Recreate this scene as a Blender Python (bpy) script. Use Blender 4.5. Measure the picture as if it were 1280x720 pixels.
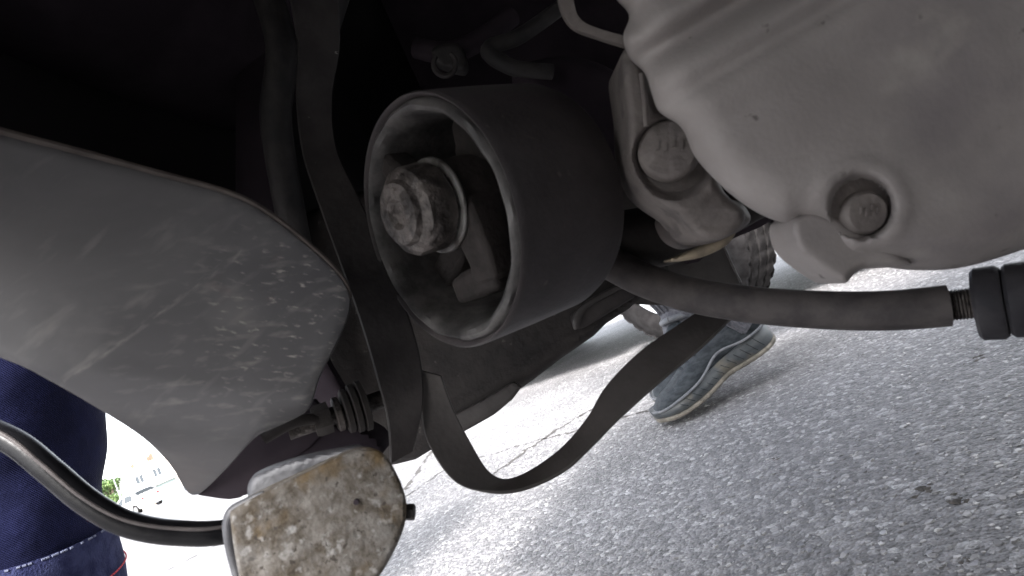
import bpy, bmesh, math, random
import numpy as np
from mathutils import Vector, Matrix
random.seed(7); rng = np.random.default_rng(7)
for o in list(bpy.data.objects): bpy.data.objects.remove(o)
SC = bpy.context.scene; COL = SC.collection

# ------------------------------------------------------------ camera
FPX = 763.0; ROLL = math.radians(24.5); PITCH = math.radians(4.4); CAMH = 0.25
CF = np.array([0, math.cos(PITCH), math.sin(PITCH)]); CR = np.array([1., 0, 0]); CU = np.array([0, -math.sin(PITCH), math.cos(PITCH)])
CX = math.cos(ROLL)*CR - math.sin(ROLL)*CU; CY = math.sin(ROLL)*CR + math.cos(ROLL)*CU
CC = np.array([0, 0, CAMH])
cam = bpy.data.cameras.new('camera'); camo = bpy.data.objects.new('camera', cam); COL.objects.link(camo)
cam.sensor_width = 36; cam.lens = 36*FPX/1280; cam.clip_start = 0.01; cam.clip_end = 3000
camo.matrix_world = Matrix(((CX[0], CY[0], -CF[0], 0), (CX[1], CY[1], -CF[1], 0), (CX[2], CY[2], -CF[2], CAMH), (0, 0, 0, 1)))
cam.dof.use_dof = True; cam.dof.focus_distance = 0.55; cam.dof.aperture_fstop = 18
SC.camera = camo
# ------------------------------------------------------------ sky, sun, exposure
SUN_EL = math.radians(40); SUN_AZ = math.radians(193)      # veiled sun behind the camera
w = bpy.data.worlds.new('World'); SC.world = w; w.use_nodes = True
nt = w.node_tree; bg = nt.nodes['Background']
sky = nt.nodes.new('ShaderNodeTexSky'); sky.sky_type = 'NISHITA'; sky.sun_disc = False
sky.sun_elevation = SUN_EL; sky.sun_rotation = SUN_AZ; sky.dust_density = 2.6; sky.air_density = 1.0
hs = nt.nodes.new('ShaderNodeHueSaturation'); hs.inputs['Saturation'].default_value = 0.28
nt.links.new(sky.outputs[0], hs.inputs['Color']); nt.links.new(hs.outputs[0], bg.inputs[0]); bg.inputs[1].default_value = 0.15
sl = bpy.data.lights.new('sun', 'SUN'); sl.energy = 2.6; sl.angle = math.radians(11); sl.color = (1, 0.97, 0.955)
so = bpy.data.objects.new('sun', sl); COL.objects.link(so)
sd = Vector((math.sin(SUN_AZ)*math.cos(SUN_EL), math.cos(SUN_AZ)*math.cos(SUN_EL), math.sin(SUN_EL)))
so.rotation_euler = sd.to_track_quat('Z', 'Y').to_euler()
SC.view_settings.view_transform = 'Standard'; SC.view_settings.look = 'None'; SC.view_settings.gamma = 1; SC.view_settings.exposure = 2.72

# ------------------------------------------------------------ pixel helpers (directions only; each depth is a real one)
def ray(px, py): return CF + (px-640)/FPX*CX + (360-py)/FPX*CY
def P(px, py, d): return CC + d*ray(px, py)
def G(px, py, z=0.0):
    v = ray(px, py); return CC + v*((z-CAMH)/v[2])
def crom(pts, n=6, closed=False):
    pts = [np.array(p, float) for p in pts]; m = len(pts); out = []
    for i in range(m if closed else m-1):
        if closed: a, b, c, d = pts[i-1], pts[i], pts[(i+1) % m], pts[(i+2) % m]
        else: a, b, c, d = pts[max(i-1, 0)], pts[i], pts[i+1], pts[min(i+2, m-1)]
        for k in range(n):
            t = k/n
            out.append(0.5*((2*b)+(c-a)*t+(2*a-5*b+4*c-d)*t*t+(3*b-a-3*c+d)*t**3))
    if not closed: out.append(pts[-1])
    return out
def nrm(v): v = np.array(v, float); return v/max(np.linalg.norm(v), 1e-9)

# ------------------------------------------------------------ materials
def mat(name, c1, c2=None, rough=0.6, metal=0.0, scale=20, detail=6, bump=0.0, bscale=None, lo=0.4, hi=0.6, spots=None, rvar=0.0, spec=0.5, stretch=None, distort=0.0):
    m = bpy.data.materials.new(name); m.use_nodes = True; n = m.node_tree.nodes; l = m.node_tree.links
    b = n['Principled BSDF']; b.inputs['Roughness'].default_value = rough; b.inputs['Metallic'].default_value = metal
    b.inputs['Specular IOR Level'].default_value = spec
    tc = n.new('ShaderNodeTexCoord'); src = tc.outputs['Object']
    if stretch:
        mp = n.new('ShaderNodeMapping'); mp.inputs['Rotation'].default_value = stretch[1]; mp.inputs['Scale'].default_value = stretch[0]
        l.new(src, mp.inputs[0]); src = mp.outputs[0]
    col = None
    if c2 is not None:
        t = n.new('ShaderNodeTexNoise'); t.inputs['Scale'].default_value = scale; t.inputs['Detail'].default_value = detail
        t.inputs['Roughness'].default_value = 0.62; t.inputs['Distortion'].default_value = distort; l.new(src, t.inputs['Vector'])
        r = n.new('ShaderNodeValToRGB'); r.color_ramp.elements[0].position = lo; r.color_ramp.elements[1].position = hi
        r.color_ramp.elements[0].color = (*c1, 1); r.color_ramp.elements[1].color = (*c2, 1)
        l.new(t.outputs['Fac'], r.inputs[0]); col = r.outputs[0]
        if rvar:
            mr = n.new('ShaderNodeMapRange'); mr.inputs['To Min'].default_value = rough-rvar; mr.inputs['To Max'].default_value = rough+rvar
            l.new(t.outputs['Fac'], mr.inputs[0]); l.new(mr.outputs[0], b.inputs['Roughness'])
    for sp in (spots or []):
        # (colour, scale, threshold, softness)
        t = n.new('ShaderNodeTexNoise'); t.inputs['Scale'].default_value = sp[1]; t.inputs['Detail'].default_value = 4
        l.new(tc.outputs['Object'] if len(sp) < 5 else src, t.inputs['Vector'])
        r = n.new('ShaderNodeMapRange'); r.inputs['From Min'].default_value = sp[2]; r.inputs['From Max'].default_value = sp[2]+sp[3]
        l.new(t.outputs['Fac'], r.inputs[0])
        mx = n.new('ShaderNodeMix'); mx.data_type = 'RGBA'; l.new(r.outputs[0], mx.inputs[0])
        if col is None: mx.inputs[6].default_value = (*c1, 1)
        else: l.new(col, mx.inputs[6])
        mx.inputs[7].default_value = (*sp[0], 1); col = mx.outputs[2]
    if col is None: b.inputs['Base Color'].default_value = (*c1, 1)
    else: l.new(col, b.inputs['Base Color'])
    if bump:
        t = n.new('ShaderNodeTexNoise'); t.inputs['Scale'].default_value = bscale or scale*3; t.inputs['Detail'].default_value = 8
        l.new(src, t.inputs['Vector'])
        bp = n.new('ShaderNodeBump'); bp.inputs['Strength'].default_value = bump; bp.inputs['Distance'].default_value = 0.003
        l.new(t.outputs['Fac'], bp.inputs['Height']); l.new(bp.outputs[0], b.inputs['Normal'])
    return m
DUST = (0.09, 0.082, 0.075)
M = {}
M['sleeve'] = mat('painted sleeve', (0.036, 0.0315, 0.033), (0.064, 0.056, 0.057), 0.55, 0.0, 30, bump=0.12, bscale=400, lo=.35, hi=.7, spots=[(DUST, 160, .69, .05)])
M['rim_rubber'] = mat('worn rim rubber', (0.03, 0.028, 0.028), (0.085, 0.08, 0.078), 0.55, 0, 60, bump=0.15, bscale=300)
M['rubber'] = mat('black rubber', (0.020, 0.019, 0.020), (0.036, 0.033, 0.033), 0.62, 0, 60, bump=0.1, bscale=500)
M['mount_rubber'] = mat('dusty mount rubber', (0.013, 0.011, 0.0105), (0.026, 0.022, 0.021), 0.8, 0, 70, bump=0.2, bscale=350)
M['rusty_bolt'] = mat('rusty bolt steel', (0.022, 0.018, 0.017), (0.095, 0.082, 0.076), 0.5, 0.35, 95, bump=0.8, bscale=220, lo=.42, hi=.62)
M['bright_steel'] = mat('bare steel edge', (0.36, 0.35, 0.34), (0.10, 0.09, 0.085), 0.38, 0.7, 80)
M['dark_steel'] = mat('dusty black chassis steel', (0.021, 0.0185, 0.0185), (0.042, 0.037, 0.035), 0.75, 0.0, 30, bump=0.35, bscale=160, lo=.35, hi=.7, spots=[(DUST, 90, .68, .06)])
M['strap'] = mat('black strap', (0.024, 0.021, 0.0215), (0.042, 0.037, 0.037), 0.58, 0.0, 35, bump=0.12, bscale=260, spots=[((.3, .29, .27), 150, .735, .02)])
M['strap2'] = mat('weathered grey rubber strip', (0.040, 0.036, 0.035), (0.070, 0.063, 0.061), 0.5, 0.0, 30, bump=0.1, bscale=300, lo=.35, hi=.7)
M['bay'] = mat('haze-tinted black bay', (0.018, 0.014, 0.018), (0.03, 0.024, 0.029), 0.85, 0, 12)  # purple lift in this black imitates haze over the dark bay
def plate_mat():
    m = mat('dull grey shield sheet', (0.053, 0.052, 0.056), (0.092, 0.090, 0.094), 0.40, 0.32, 8, 7, bump=0.05, bscale=90, lo=.3, hi=.72, rvar=.12, distort=.8, spec=.3,
            spots=[((.105, .102, .104), 26, .56, .2), ((.045, .044, .05), 15, .56, .2)])
    n = m.node_tree.nodes; l = m.node_tree.links; b = n['Principled BSDF']
    tc = n.new('ShaderNodeTexCoord'); O = tc.outputs['Object']
    def dot(v, off):
        a = n.new('ShaderNodeVectorMath'); a.operation = 'SUBTRACT'; l.new(O, a.inputs[0]); a.inputs[1].default_value = tuple(off)
        d = n.new('ShaderNodeVectorMath'); d.operation = 'DOT_PRODUCT'; l.new(a.outputs[0], d.inputs[0]); d.inputs[1].default_value = tuple(v); return d.outputs['Value']
    def mth(op, a, bb=None, clamp=False):
        q = n.new('ShaderNodeMath'); q.operation = op; q.use_clamp = clamp
        for k, x in enumerate((a, bb)):
            if x is None: continue
            if isinstance(x, (int, float)): q.inputs[k].default_value = x
            else: l.new(x, q.inputs[k])
        return q.outputs[0]
    col = b.inputs['Base Color'].links[0].from_socket
    def layer(mask, c):
        nonlocal col
        mx = n.new('ShaderNodeMix'); mx.data_type = 'RGBA'; l.new(mask, mx.inputs[0]); l.new(col, mx.inputs[6]); mx.inputs[7].default_value = (*c, 1); col = mx.outputs[2]
    def scratch(direction, along, across, lo_, soft):
        d = nrm(direction); q = nrm(np.cross(d, CF)); cv = n.new('ShaderNodeCombineXYZ')
        l.new(mth('MULTIPLY', dot(d, (0, 0, 0)), along), cv.inputs[0]); l.new(mth('MULTIPLY', dot(q, (0, 0, 0)), across), cv.inputs[1])
        t = n.new('ShaderNodeTexNoise'); t.inputs['Scale'].default_value = 1; t.inputs['Detail'].default_value = 5; l.new(cv.outputs[0], t.inputs['Vector'])
        r = n.new('ShaderNodeMapRange'); r.inputs['From Min'].default_value = lo_; r.inputs['From Max'].default_value = lo_+soft; l.new(t.outputs['Fac'], r.inputs[0]); return r.outputs[0]
    def near(c, rad):
        a = n.new('ShaderNodeVectorMath'); a.operation = 'DISTANCE'; l.new(O, a.inputs[0]); a.inputs[1].default_value = tuple(c)
        r = n.new('ShaderNodeMapRange'); r.inputs['From Min'].default_value = rad; r.inputs['From Max'].default_value = rad*.2; l.new(a.outputs['Value'], r.inputs[0]); return r.outputs[0]
    # stone scuffs gathered towards the rounded corner, smears elsewhere
    layer(mth('MULTIPLY', scratch(CX*.97-CY*.2, 190, 520, .60, .10), near(P(375, 405, .24), .05)), (.26, .25, .23))
    layer(mth('MULTIPLY', scratch(CX*.95+CY*.1, 90, 260, .55, .2), near(P(330, 450, .235), .075)), (.15, .145, .138))
    layer(mth('MULTIPLY', scratch(CX+CY*.9, 40, 160, .58, .22), near(P(160, 420, .23), .10)), (.135, .13, .128))
    layer(mth('MULTIPLY', scratch(CX+CY*.3, 60, 75, .60, .16), near(P(320, 345, .235), .022)), (.10, .058, .058))
    # one long scrape running up to the right
    a0, a1 = P(90, 478, .23), P(300, 312, .236); ld = nrm(a1-a0); lq = nrm(np.cross(ld, CF))
    w_ = mth('SUBTRACT', 1.0, mth('MULTIPLY', mth('ABSOLUTE', dot(lq, a0)), 620), True)
    e_ = mth('MULTIPLY', mth('GREATER_THAN', dot(ld, a0), 0.0), mth('LESS_THAN', dot(ld, a0), float(np.linalg.norm(a1-a0))))
    layer(mth('MULTIPLY', mth('MULTIPLY', w_, e_), scratch(ld, 150, 520, .47, .2)), (.15, .146, .14))
    l.new(col, b.inputs['Base Color']); return m
M['plate'] = plate_mat()
M['plate_rim'] = mat('dark shield edge', (0.045, 0.038, 0.036), (0.07, 0.06, 0.056), .6, 0, 60)
M['cast'] = mat('dusty cast aluminium', (0.212, 0.191, 0.185), (0.30, 0.275, 0.266), 0.58, 0.05, 16, bump=0.10, bscale=600, lo=.3, hi=.7, rvar=.08,
                spots=[((.17, .152, .155), 18, .54, .2), ((.335, .31, .285), 30, .6, .15), ((.10, .088, .085), 120, .68, .06)])
M['cast_dark'] = mat('grimy bracket casting', (0.115, 0.101, 0.097), (0.178, 0.158, 0.148), 0.66, 0.1, 26, bump=0.3, bscale=240, spots=[((.1, .088, .085), 60, .6, .08)])
M['tan'] = mat('muddy tan lip', (0.33, 0.275, 0.20), (0.2, 0.165, 0.125), 0.7, 0, 60, bump=.3, bscale=200)
M['corroded'] = mat('corroded cast metal', (0.058, 0.047, 0.035), (0.150, 0.139, 0.128), 0.75, 0.0, 120, 12, bump=0.3, bscale=500, lo=.38, hi=.64,
                    spots=[((.25, .244, .238), 260, .58, .16), ((.095, .066, .034), 50, .54, .14), ((.045, .038, .032), 340, .62, .06), ((.20, .196, .193), 38, .54, .2)])
M['worn_alu'] = mat('worn cast edge', (0.05, 0.05, 0.056), (0.105, 0.105, 0.112), 0.5, 0.2, 60, bump=.2, bscale=300)
M['hose'] = mat('glossy black hose', (0.004, 0.004, 0.005), (0.007, 0.007, 0.008), 0.33, 0, 50, bump=.06, bscale=300)
M['hose2'] = mat('dusty rubber hose', (0.046, 0.041, 0.042), (0.072, 0.064, 0.063), 0.68, 0, 60, bump=.12, bscale=500)
M['bushing'] = mat('bushing rubber', (0.024, 0.023, 0.027), (0.04, 0.038, 0.042), 0.6, 0, 60, bump=.1, bscale=400)
M['paint'] = mat('black car paint', (0.012, 0.011, 0.012), None, 0.4, 0.0)
M['paint_silver'] = mat('silver car paint', (0.42, 0.43, 0.44), None, 0.3, 0.5)
M['paint_white'] = mat('white car paint', (0.75, 0.75, 0.75), None, 0.3)
M['glass'] = mat('dark car glass', (0.02, 0.024, 0.026), None, 0.06, 0)
M['lamp'] = mat('lamp lens', (0.6, 0.6, 0.6), None, 0.1)
M['lamp_red'] = mat('red lamp lens', (0.35, 0.02, 0.02), None, 0.15)
M['tyre'] = mat('tyre rubber', (0.014, 0.013, 0.013), (0.025, 0.0235, 0.0235), 0.85, 0, 30, bump=.1, bscale=200)
M['alloy'] = mat('silver alloy', (0.62, 0.62, 0.63), (.5, .5, .5), 0.3, 0.75, 20)
M['jeans'] = None
M['knit'] = mat('dark knit upper', (0.017, 0.020, 0.024), (0.034, 0.039, 0.044), 0.7, 0, 60, 3, bump=.3, bscale=700, lo=.40, hi=.62, stretch=((1, 1, 2.2), (0, 0.5, 0)))
M['midsole'] = mat('grey foam midsole', (0.038, 0.044, 0.050), (0.068, 0.074, 0.078), 0.4, 0, 25, bump=.1, bscale=250, spots=[((.12, .105, .08), 16, .50, .16)])
M['outsole'] = mat('dirty rubber outsole', (0.10, 0.09, 0.075), (0.19, 0.172, 0.145), .8, 0, 60, bump=.3, bscale=200)
M['sock'] = mat('dark ribbed sock', (0.045, 0.045, 0.055), (0.08, 0.08, 0.09), .9, 0, 200)
M['collar'] = mat('grey shoe collar', (0.085, 0.09, 0.10), (.13, .132, .14), .75, 0, 90)
M['skin'] = mat('skin', (0.42, 0.26, 0.19), (0.48, 0.31, 0.23), 0.5, 0, 20)
M['hair'] = mat('dark hair', (0.02, 0.015, 0.012), (0.05, 0.035, 0.025), 0.5, 0, 120, bump=.4)
M['shirt'] = mat('grey shirt cloth', (0.2, 0.2, 0.22), (.25, .25, .27), 0.85, 0, 40)
M['shirt_dark'] = mat('dark shirt cloth', (0.03, 0.03, 0.035), (.05, .05, .055), 0.85, 0, 40)
M['pale_jeans'] = mat('pale blue jeans', (0.16, 0.22, 0.36), (0.22, 0.28, 0.42), .85, 0, 90, bump=.3, bscale=600)
M['red_thread'] = mat('red thread', (0.42, 0.025, 0.04), None, .7)
M['white_thread'] = mat('pale thread', (0.09, 0.10, 0.15), None, .8)
M['chip'] = mat('pale stone chip', (0.12, 0.117, 0.12), (0.35, 0.344, 0.342), .36, 0, 45, 2, lo=.42, hi=.66)
M['clod'] = mat('dark dirt clod', (.045, .04, .036), (.09, .08, .07), .9, 0, 90, bump=.4)
M['wall'] = mat('cream render', (0.62, 0.57, 0.50), (.68, .63, .56), .85, 0, 1.2)
M['wall2'] = mat('grey blue render', (0.42, 0.46, 0.52), (.48, .52, .57), .85, 0, 1.2)
M['roof'] = mat('brown roof', (0.24, 0.17, 0.13), (.3, .22, .17), .85, 0, 3)
M['frame'] = mat('white frame', (0.7, 0.7, 0.7), None, .6)
M['pane'] = mat('window pane', (0.05, 0.06, 0.07), None, .1)
M['shutter'] = mat('grey green shutter', (0.22, 0.27, 0.26), (.27, .31, .3), .6, 0, 2)
M['bark'] = mat('bark', (0.09, 0.065, 0.045), (.14, .11, .08), .9, 0, 8, bump=.5)
M['leaf'] = mat('leaf', (0.05, 0.10, 0.022), (0.11, 0.17, 0.05), .6, 0, 1.6)
M['pole'] = mat('galvanised pole', (0.3, 0.31, 0.32), None, .5, .5)

def denim():
    m = mat('dark blue denim', (0.0042, 0.005, 0.019), (0.009, 0.0105, 0.037), .85, 0, 26, 5, lo=.36, hi=.66)
    n = m.node_tree.nodes; l = m.node_tree.links; b = n['Principled BSDF']
    tc = n.new('ShaderNodeTexCoord'); wv = n.new('ShaderNodeTexWave'); wv.bands_direction = 'DIAGONAL'
    wv.inputs['Scale'].default_value = 260; wv.inputs['Distortion'].default_value = 1.5; l.new(tc.outputs['Object'], wv.inputs['Vector'])
    nz = n.new('ShaderNodeTexNoise'); nz.inputs['Scale'].default_value = 38; nz.inputs['Detail'].default_value = 5; l.new(tc.outputs['Object'], nz.inputs['Vector'])
    ad = n.new('ShaderNodeMath'); ad.operation = 'MULTIPLY_ADD'; l.new(nz.outputs['Fac'], ad.inputs[0]); ad.inputs[1].default_value = 5; l.new(wv.outputs['Fac'], ad.inputs[2])
    bp = n.new('ShaderNodeBump'); bp.inputs['Strength'].default_value = .5; bp.inputs['Distance'].default_value = .0012
    l.new(ad.outputs[0], bp.inputs['Height']); l.new(bp.outputs[0], b.inputs['Normal'])
    return m
M['jeans'] = denim()
M['jeans_faded'] = mat('faded denim cuff', (0.012, 0.014, 0.043), (0.028, 0.032, 0.075), .85, 0, 60, 6, bump=.5, bscale=500)

def asphalt():
    m = bpy.data.materials.new('asphalt'); m.use_nodes = True; n = m.node_tree.nodes; l = m.node_tree.links; b = n['Principled BSDF']
    tc = n.new('ShaderNodeTexCoord')
    v = n.new('ShaderNodeTexVoronoi'); v.inputs['Scale'].default_value = 135; l.new(tc.outputs['Object'], v.inputs['Vector'])
    v2 = n.new('ShaderNodeTexVoronoi'); v2.inputs['Scale'].default_value = 330; l.new(tc.outputs['Object'], v2.inputs['Vector'])
    big = n.new('ShaderNodeTexNoise'); big.inputs['Scale'].default_value = 2.2; big.inputs['Detail'].default_value = 7; l.new(tc.outputs['Object'], big.inputs['Vector'])
    sep = n.new('ShaderNodeSeparateColor'); l.new(v.outputs['Color'], sep.inputs[0])
    rp = n.new('ShaderNodeValToRGB'); e = rp.color_ramp.elements
    e[0].position = 0; e[0].color = (.112, .109, .112, 1); e[1].position = 1; e[1].color = (.33, .326, .327, 1)
    k = e.new(.55); k.color = (.155, .151, .155, 1); k = e.new(.86); k.color = (.205, .20, .203, 1)
    l.new(sep.outputs[0], rp.inputs[0])
    sep2 = n.new('ShaderNodeSeparateColor'); l.new(v2.outputs['Color'], sep2.inputs[0])
    mr = n.new('ShaderNodeMapRange'); mr.inputs['To Min'].default_value = .65; mr.inputs['To Max'].default_value = 1.3; l.new(sep2.outputs[1], mr.inputs[0])
    mr2 = n.new('ShaderNodeMapRange'); mr2.inputs['From Min'].default_value = .3; mr2.inputs['From Max'].default_value = .7
    mr2.inputs['To Min'].default_value = .68; mr2.inputs['To Max'].default_value = 1.2; l.new(big.outputs['Fac'], mr2.inputs[0])
    mu = n.new('ShaderNodeMath'); mu.operation = 'MULTIPLY'; l.new(mr.outputs[0], mu.inputs[0]); l.new(mr2.outputs[0], mu.inputs[1])
    mx = n.new('ShaderNodeVectorMath'); mx.operation = 'SCALE'; l.new(rp.outputs[0], mx.inputs[0]); l.new(mu.outputs[0], mx.inputs['Scale'])
    l.new(mx.outputs[0], b.inputs['Base Color']); b.inputs['Roughness'].default_value = .62
    ad = n.new('ShaderNodeMath'); ad.operation = 'MULTIPLY_ADD'; l.new(v2.outputs['Distance'], ad.inputs[0]); ad.inputs[1].default_value = .5; l.new(v.outputs['Distance'], ad.inputs[2])
    bp = n.new('ShaderNodeBump'); bp.invert = True; bp.inputs['Strength'].default_value = .8; bp.inputs['Distance'].default_value = .004
    l.new(ad.outputs[0], bp.inputs['Height']); l.new(bp.outputs[0], b.inputs['Normal'])
    return m
M['asphalt'] = asphalt()
for k_, v_ in dict(sleeve=.3, rubber=.22, mount_rubber=.2, dark_steel=.22, strap=.28, strap2=.35, bay=.08, hose=.14, hose2=.25, jeans=.08, jeans_faded=.1, tyre=.06, knit=.15, cast=.3, cast_dark=.3, corroded=.2, paint=.2, plate_rim=.2, bushing=.2).items():
    M[k_].node_tree.nodes['Principled BSDF'].inputs['Specular IOR Level'].default_value = v_
M['crack'] = mat('crack tar', (.03, .028, .027), (.05, .046, .042), .95, 0, 60)

# ------------------------------------------------------------ mesh helpers
class MB:
    def __init__(s): s.v = []; s.f = []
    def add(s, vs, fs):
        o = len(s.v); s.v.extend([tuple(map(float, v)) for v in vs]); s.f.extend([tuple(i+o for i in f) for f in fs]); return s
    def sweep(s, path, radii, seg=14, caps=True, flat=1.0, upv=None):
        path = [np.array(p, float) for p in path]; n = len(path)
        if not hasattr(radii, '__len__'): radii = [radii]*n
        vs = []; fs = []; u = None
        for i, p in enumerate(path):
            t = nrm(path[min(i+1, n-1)]-path[max(i-1, 0)])
            if u is None: u = np.array(upv, float) if upv is not None else (np.array([0, 0, 1.]) if abs(t[2]) < .9 else np.array([1., 0, 0]))
            u = nrm(u-t*np.dot(u, t)); b = np.cross(t, u)
            for k in range(seg):
                a = 2*math.pi*k/seg; vs.append(p+radii[i]*(math.cos(a)*u+flat*math.sin(a)*b))
        for i in range(n-1):
            for k in range(seg):
                k2 = (k+1) % seg; fs.append((i*seg+k, i*seg+k2, (i+1)*seg+k2, (i+1)*seg+k))
        if caps: fs.append(tuple(range(seg-1, -1, -1))); fs.append(tuple((n-1)*seg+k for k in range(seg)))
        return s.add(vs, fs)
    def lathe(s, c, axis, prof, seg=48, u=None, mod=None, close=False, caps=True):
        c = np.array(c, float); a = nrm(axis)
        u = np.array(u, float) if u is not None else (np.array([0, 0, 1.]) if abs(a[2]) < .9 else np.array([1., 0, 0]))
        u = nrm(u-a*np.dot(u, a)); b = np.cross(a, u); vs = []; fs = []; n = len(prof)
        for i, (t, r) in enumerate(prof):
            for k in range(seg):
                g = 2*math.pi*k/seg; rr = r*(mod(i, g) if mod else 1); vs.append(c+a*t+rr*(math.cos(g)*u+math.sin(g)*b))
        for i in range(n if close else n-1):
            j = (i+1) % n
            for k in range(seg): k2 = (k+1) % seg; fs.append((i*seg+k, i*seg+k2, j*seg+k2, j*seg+k))
        if caps and not close: fs.append(tuple(range(seg-1, -1, -1))); fs.append(tuple((n-1)*seg+k for k in range(seg)))
        return s.add(vs, fs)
    def box(s, c, ax, ay, az, hx, hy, hz):
        c = np.array(c, float); ax, ay, az = nrm(ax), nrm(ay), nrm(az)
        vs = [c+sx*hx*ax+sy*hy*ay+sz*hz*az for sx in (-1, 1) for sy in (-1, 1) for sz in (-1, 1)]
        return s.add(vs, [(0, 1, 3, 2), (4, 6, 7, 5), (0, 4, 5, 1), (2, 3, 7, 6), (0, 2, 6, 4), (1, 5, 7, 3)])
    def bar(s, path, wv, nv, hw, ht):
        """flat bar with a rectangular, slightly rounded section: width vectors wv, normal vectors nv per point"""
        n = len(path); vs = []; fs = []; sec = [(-1, -.55), (-.93, -1), (.93, -1), (1, -.55), (1, .55), (.93, 1), (-.93, 1), (-1, .55)]; q = len(sec)
        if not hasattr(hw, '__len__'): hw = [hw]*n
        for i in range(n):
            for a, b in sec: vs.append(np.array(path[i])+np.array(wv[i])*hw[i]*a+np.array(nv[i])*ht*b)
        for i in range(n-1):
            for k in range(q): fs.append((i*q+k, i*q+(k+1) % q, (i+1)*q+(k+1) % q, (i+1)*q+k))
        fs.append(tuple(range(q-1, -1, -1))); fs.append(tuple((n-1)*q+k for k in range(q)))
        return s.add(vs, fs)
    def build(s, name, m, parent=None, smooth=True, bevel=0, label=None, merge=True, kind=None, sub=0, angle=40):
        me = bpy.data.meshes.new(name); me.from_pydata(s.v, [], s.f)
        bm = bmesh.new(); bm.from_mesh(me)
        if merge: bmesh.ops.remove_doubles(bm, verts=bm.verts, dist=1e-6)
        bmesh.ops.recalc_face_normals(bm, faces=bm.faces); bm.to_mesh(me); bm.free()
        me.materials.append(M[m] if isinstance(m, str) else m)
        if smooth:
            me.polygons.foreach_set('use_smooth', [True]*len(me.polygons)); me.set_sharp_from_angle(angle=math.radians(angle))
        o = bpy.data.objects.new(name, me); COL.objects.link(o)
        if parent is not None:
            o.parent = parent
            if parent.parent is None and parent.get('_off') is not None: o.location = [-q for q in parent['_off']]
        if bevel:
            b = o.modifiers.new('bevel', 'BEVEL'); b.width = bevel; b.segments = 2; b.limit_method = 'ANGLE'
        if sub:
            b = o.modifiers.new('sub', 'SUBSURF'); b.levels = sub; b.render_levels = sub
        if label: o['label'] = label
        if kind: o['kind'] = kind
        return o
def thing(name, label, cat, loc=(0, 0, 0), group=None, world_parts=False):
    o = bpy.data.objects.new(name, None); COL.objects.link(o); o.location = loc; o.empty_display_size = .05
    o['label'] = label; o['category'] = cat
    if group: o['group'] = group
    if world_parts: o['_off'] = list(map(float, loc))
    return o
def sdf(pts, poly):
    """signed distance (inside positive) and nearest boundary point"""
    A = np.array(poly, float); B = np.roll(A, -1, 0); best = np.full(len(pts), 1e18); near = np.zeros_like(pts); ins = np.zeros(len(pts), bool)
    for a, b in zip(A, B):
        e = b-a; L = e.dot(e)
        if L < 1e-12: continue
        t = np.clip(((pts-a)@e)/L, 0, 1); q = a+t[:, None]*e; d = ((pts-q)**2).sum(1); k = d < best
        best[k] = d[k]; near[k] = q[k]
        c = ((a[1] > pts[:, 1]) != (b[1] > pts[:, 1]))
        if abs(e[1]) > 1e-12: ins ^= c & (pts[:, 0] < a[0]+e[0]*(pts[:, 1]-a[1])/e[1])
    d = np.sqrt(best); return np.where(ins, d, -d), near
def sheet(poly, mapf, backf, g):
    """solid with the given outline: mapf(points, edge distance) gives the front surface, backf the rear one"""
    poly = np.array(poly, float); lo = poly.min(0)-g; hi = poly.max(0)+g
    xs = np.arange(lo[0], hi[0]+g, g); ys = np.arange(lo[1], hi[1]+g, g); X, Y = np.meshgrid(xs, ys); pts = np.stack([X.ravel(), Y.ravel()], 1)
    d, near = sdf(pts, poly); snap = d < g*.35
    q = np.where(snap[:, None], near, pts); e = np.where(snap, 0, d); inside = d > 0
    W = len(xs); fr = []; used = {}
    for j in range(len(ys)-1):
        for i in range(W-1):
            k = [j*W+i, j*W+i+1, (j+1)*W+i+1, (j+1)*W+i]
            if any(inside[c] and not snap[c] for c in k) or sum(inside[c] for c in k) >= 3: fr.append(k)
    ids = sorted({c for k in fr for c in k}); used = {c: n for n, c in enumerate(ids)}
    Q = q[ids]; Ed = e[ids]; front = mapf(Q, Ed); back = backf(Q, Ed, front); n = len(ids)
    fs = [tuple(used[c] for c in k) for k in fr]; cnt = {}
    for k in fs:
        for a, b in zip(k, k[1:]+k[:1]): cnt[(min(a, b), max(a, b))] = cnt.get((min(a, b), max(a, b)), 0)+1
    faces = list(fs)+[tuple(c+n for c in k[::-1]) for k in fs]
    for k in fs:
        for a, b in zip(k, k[1:]+k[:1]):
            if cnt[(min(a, b), max(a, b))] == 1: faces.append((b, a, a+n, b+n))
    mb = MB(); mb.add(np.concatenate([front, back]), faces); return mb
def pxsheet(poly, depth, thick, rnd_px=6, rnd=0.002, g=4, relief=None, direc=None, smooth=True, n=5):
    """casting or sheet whose outline is traced, at its own depth, with rounded rim and real thickness"""
    if smooth: poly = crom(poly, n, True)
    dr = nrm(CF if direc is None else direc)
    def mapf(Q, e):
        d = depth(Q[:, 0], Q[:, 1]) if callable(depth) else np.full(len(Q), depth)
        t = 1-np.clip(e/rnd_px, 0, 1); d = d+rnd*(1-np.sqrt(np.clip(1-t*t, 0, 1)))
        if relief is not None: d = d+relief(Q[:, 0], Q[:, 1], e)
        return CC+d[:, None]*(CF+((Q[:, 0]-640)/FPX)[:, None]*CX+((360-Q[:, 1])/FPX)[:, None]*CY)
    def backf(Q, e, fr):
        d = depth(Q[:, 0], Q[:, 1]) if callable(depth) else np.full(len(Q), depth)
        fl = CC+(d+rnd)[:, None]*(CF+((Q[:, 0]-640)/FPX)[:, None]*CX+((360-Q[:, 1])/FPX)[:, None]*CY)
        return fl+dr*thick
    return sheet(poly, mapf, backf, g)

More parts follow.
